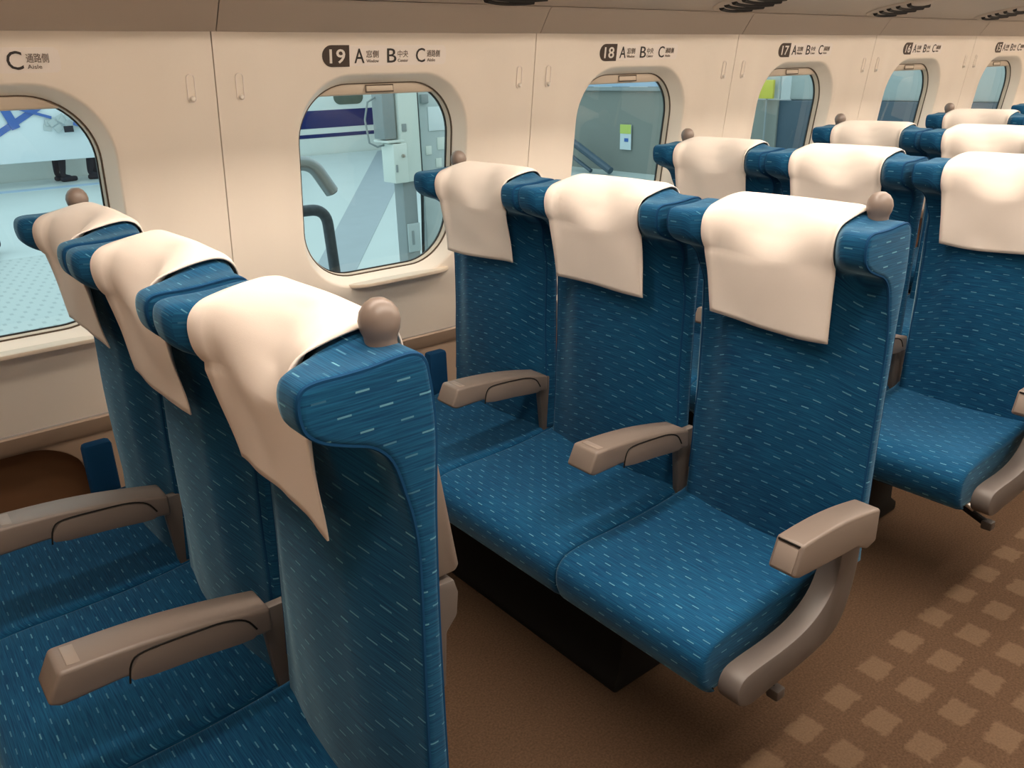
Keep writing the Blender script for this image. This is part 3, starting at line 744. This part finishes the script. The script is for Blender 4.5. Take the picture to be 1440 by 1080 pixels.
def make_person(loc, rz, stance, label):
    """one continuous skinned figure, then clothing by height"""
    V = [(0, 0, .95), (0, 0, 1.12), (0, 0, 1.32), (0, 0, 1.44), (0, -.01, 1.53), (0, -.015, 1.62), (0, -.01, 1.70),
         (.10, 0, .90), (.105+stance, -.02, .50), (.11+stance*1.6, .02, .09), (.11+stance*1.6, -.13, .04),
         (-.10, 0, .90), (-.105-stance, -.01, .50), (-.11-stance*1.2, .05, .09), (-.11-stance*1.2, -.10, .04),
         (.19, 0, 1.40), (.25, .02, 1.12), (.24, -.05, .88), (.235, -.08, .79), (-.19, 0, 1.40), (-.25, .02, 1.12), (-.24, -.05, .88), (-.235, -.08, .79)]
    E = [(0, 1), (1, 2), (2, 3), (3, 4), (4, 5), (5, 6), (0, 7), (7, 8), (8, 9), (9, 10), (0, 11), (11, 12), (12, 13), (13, 14), (3, 15), (15, 16), (16, 17), (17, 18), (3, 19), (19, 20), (20, 21), (21, 22)]
    Rd = [.14, .125, .15, .10, .052, .085, .075, .095, .068, .048, .036, .095, .068, .048, .036, .055, .043, .033, .03, .055, .043, .033, .03]
    me = bpy.data.meshes.new('person'); me.from_pydata([Vector(v) for v in V], E, [])
    o = bpy.data.objects.new('person_src', me); C.objects.link(o)
    o.modifiers.new('skin', 'SKIN'); s = o.modifiers.new('sub', 'SUBSURF'); s.levels = 2; s.render_levels = 2
    for i, r in enumerate(Rd): me.skin_vertices[0].data[i].radius = (r, r*.8)
    me.skin_vertices[0].data[0].use_root = True
    bpy.context.view_layer.update()
    me2 = bpy.data.meshes.new_from_object(o.evaluated_get(bpy.context.evaluated_depsgraph_get()))
    bpy.data.objects.remove(o)
    me2.materials.clear()
    for k in ('cloth_dark', 'shirt', 'skin'): me2.materials.append(M[k])
    for p in me2.polygons:
        z = p.center.z; p.use_smooth = True
        p.material_index = 2 if z > 1.49 or (abs(p.center.x) > .2 and z < .86) else (1 if z > 1.0 or abs(p.center.x) > .19 and z > .86 else 0)
    root = empty('person', loc, label, 'person', 'people behind the white board'); root.rotation_euler = (0, 0, rz)
    b_ = bpy.data.objects.new('body', me2); C.objects.link(b_); b_.parent = root
    mm = MB(); mm.lathe([(0, .115), (.06, .10), (.085, .06), (.09, 0), (.07, -.04), (0, -.04)], loc=(0, .005, 1.66), n=18); mm.build('hair', M['hair'], root)
    for s_, k in ((1, 10), (-1, 14)):
        x, y, z = V[k]; mm = MB(); mm.box((.095, .26, .075), (x, y+.06, .0375), r=.03, seg=3); mm.build('shoe', M['cloth_dark'], root)
    return root
make_person((2.52, 12.95, PZ), 1.9, .0, 'person in dark trousers and dark shoes, legs seen under the white board outside')
make_person((3.02, 13.0, PZ), 1.2, .03, 'second person in dark trousers, at the right edge of the leftmost window outside')
e = empty('suitcase', (.50, 7.0, PZ), 'dark suitcase on the platform at the far left edge of the leftmost window', 'suitcase')
mm = MB(); mm.box((.40, .24, .30), (0, 0, .21), r=.04, seg=3); mm.build('case', M['cloth_dark'], e)
for x in (-.15, .15):
    mm = MB(); mm.lathe([(0, -.015), (.03, -.015), (.03, .015), (0, .015)], n=14, M=Matrix.Translation((x, 0, .03)) @ Matrix.Rotation(PI/2, 4, 'X')); mm.build('wheel', M['gasket'], e)
# stair wall, notice, dark kiosk farther along
e = empty('stair_wall', (9.1, 9, PZ), 'plain grey stair wall on the platform seen through the row 18 window', 'wall')
mm = MB(); mm.box((.2, 7.4, 1.18), (.02, .7, .59)); mm.build('wall_panel', M['stairwall'], e)
mm = MB(); mm.box((.25, 7.4, 1.4), (.02, .7, 1.92)); mm.build('upper_panel', M['pf_blue'], e)
mm = MB(); mm.box((.08, 7.4, .05), (-.1, .7, 1.19)); mm.build('rail', M['grey'], e)
mm = MB(); mm.box((.012, .22, .36), (8.99, 6.82, .41)); n_ = mm.build('notice', M['notice']); tag(n_, 'small lime and white notice on the grey stair wall outside', 'notice')
mm = MB(); mm.box((.006, .22, .13), (8.982, 6.82, .525)); lp = mm.build('notice_header', M['lime'], n_)
mm = MB(); mm.box((.006, .08, .05), (8.982, 6.80, .37)); mm.build('notice_picture', M['tape'], n_)
e = empty('ramp_rail', (8.6, 8.2, PZ), 'dark sloping rail at the foot of the stair wall outside', 'rail')
mm = MB(); mm.tube([(0, -.5, .50), (0, -1.46, .06)], .055, 10); mm.tube([(0, -.5, .28), (0, -1.05, .03)], .03, 8); mm.tube([(0, -.52, .48), (0, -.52, 0)], .04, 8); mm.build('rail_bars', M['slate'], e)
e = empty('kiosk', (9.6, 2.4, PZ), 'dark slate kiosk with a pale top on the platform, seen through the row 17 window', 'kiosk')
mm = MB(); mm.box((1.0, 3.7, 1.06), (0, 0.1, .53), r=.02); mm.build('kiosk_base', M['slate'], e)
mm = MB(); mm.box((.9, 3.6, 1.3), (0, 0, 1.71), r=.02); mm.build('kiosk_top', M['pale_panel'], e)
mm = MB(); mm.box((.03, .5, .16), (-.47, 1.2, 1.25)); mm.build('poster', M['grey_light'], e)
for y in (-.9, .1, 1.1):
    mm = MB(); mm.box((.02, .03, 1.0), (-.505, y, .53)); mm.build('panel_joint', M['gasket'], e)
mm = MB(); mm.box((.06, 1.65, 1.06), (-.50, 2.73, .53), r=.01); mm.build('side_panel', M['stairwall'], e)
mm = MB(); mm.box((.05, 1.65, 1.3), (-.50, 2.73, 1.72), r=.01); mm.build('upper_glass', M['grey_light'], e)
e = empty('yellow_sign', (8.98, 4.42, PZ), 'yellow sign on a thin pole beside the dark kiosk outside', 'sign')
mm = MB(); mm.box((.04, .20, .22), (0, 0, 1.19), r=.004); mm.build('sign_face', M['yellow'], e)
mm = MB(); mm.tube([(.01, 0, 0), (.01, 0, 1.1)], .012, 10); mm.build('pole', M['grey'], e)

# ------------------------------------------------------------------ light, camera
W = bpy.data.worlds.new('station_light'); bpy.context.scene.world = W; W.use_nodes = True
bg = W.node_tree.nodes['Background']; bg.inputs['Color'].default_value = (.80, .97, 1.0, 1); bg.inputs['Strength'].default_value = 1.08

sc = bpy.context.scene
cam = bpy.data.cameras.new('camera'); co = bpy.data.objects.new('camera', cam); C.objects.link(co)
yaw, pitch, roll = [math.radians(a) for a in (38.722, 20.979, -1.4887)]
fwd = Vector((math.sin(yaw)*math.cos(pitch), math.cos(yaw)*math.cos(pitch), -math.sin(pitch)))
rt = Vector((math.cos(yaw), -math.sin(yaw), 0)); up = rt.cross(fwd)
r2 = rt*math.cos(roll)+up*math.sin(roll); u2 = up*math.cos(roll)-rt*math.sin(roll)
co.matrix_world = Matrix(((r2.x, u2.x, -fwd.x, -.42186), (r2.y, u2.y, -fwd.y, -2.05113), (r2.z, u2.z, -fwd.z, 1.17+.24982), (0, 0, 0, 1)))
cam.sensor_width = 36; cam.lens = 1159.7/1440*36; cam.clip_start = .02; cam.clip_end = 200
sc.camera = co
vs = sc.view_settings; vs.view_transform = 'Standard'; vs.look = 'None'; vs.gamma = 1; vs.use_curve_mapping = False; vs.exposure = 0.42
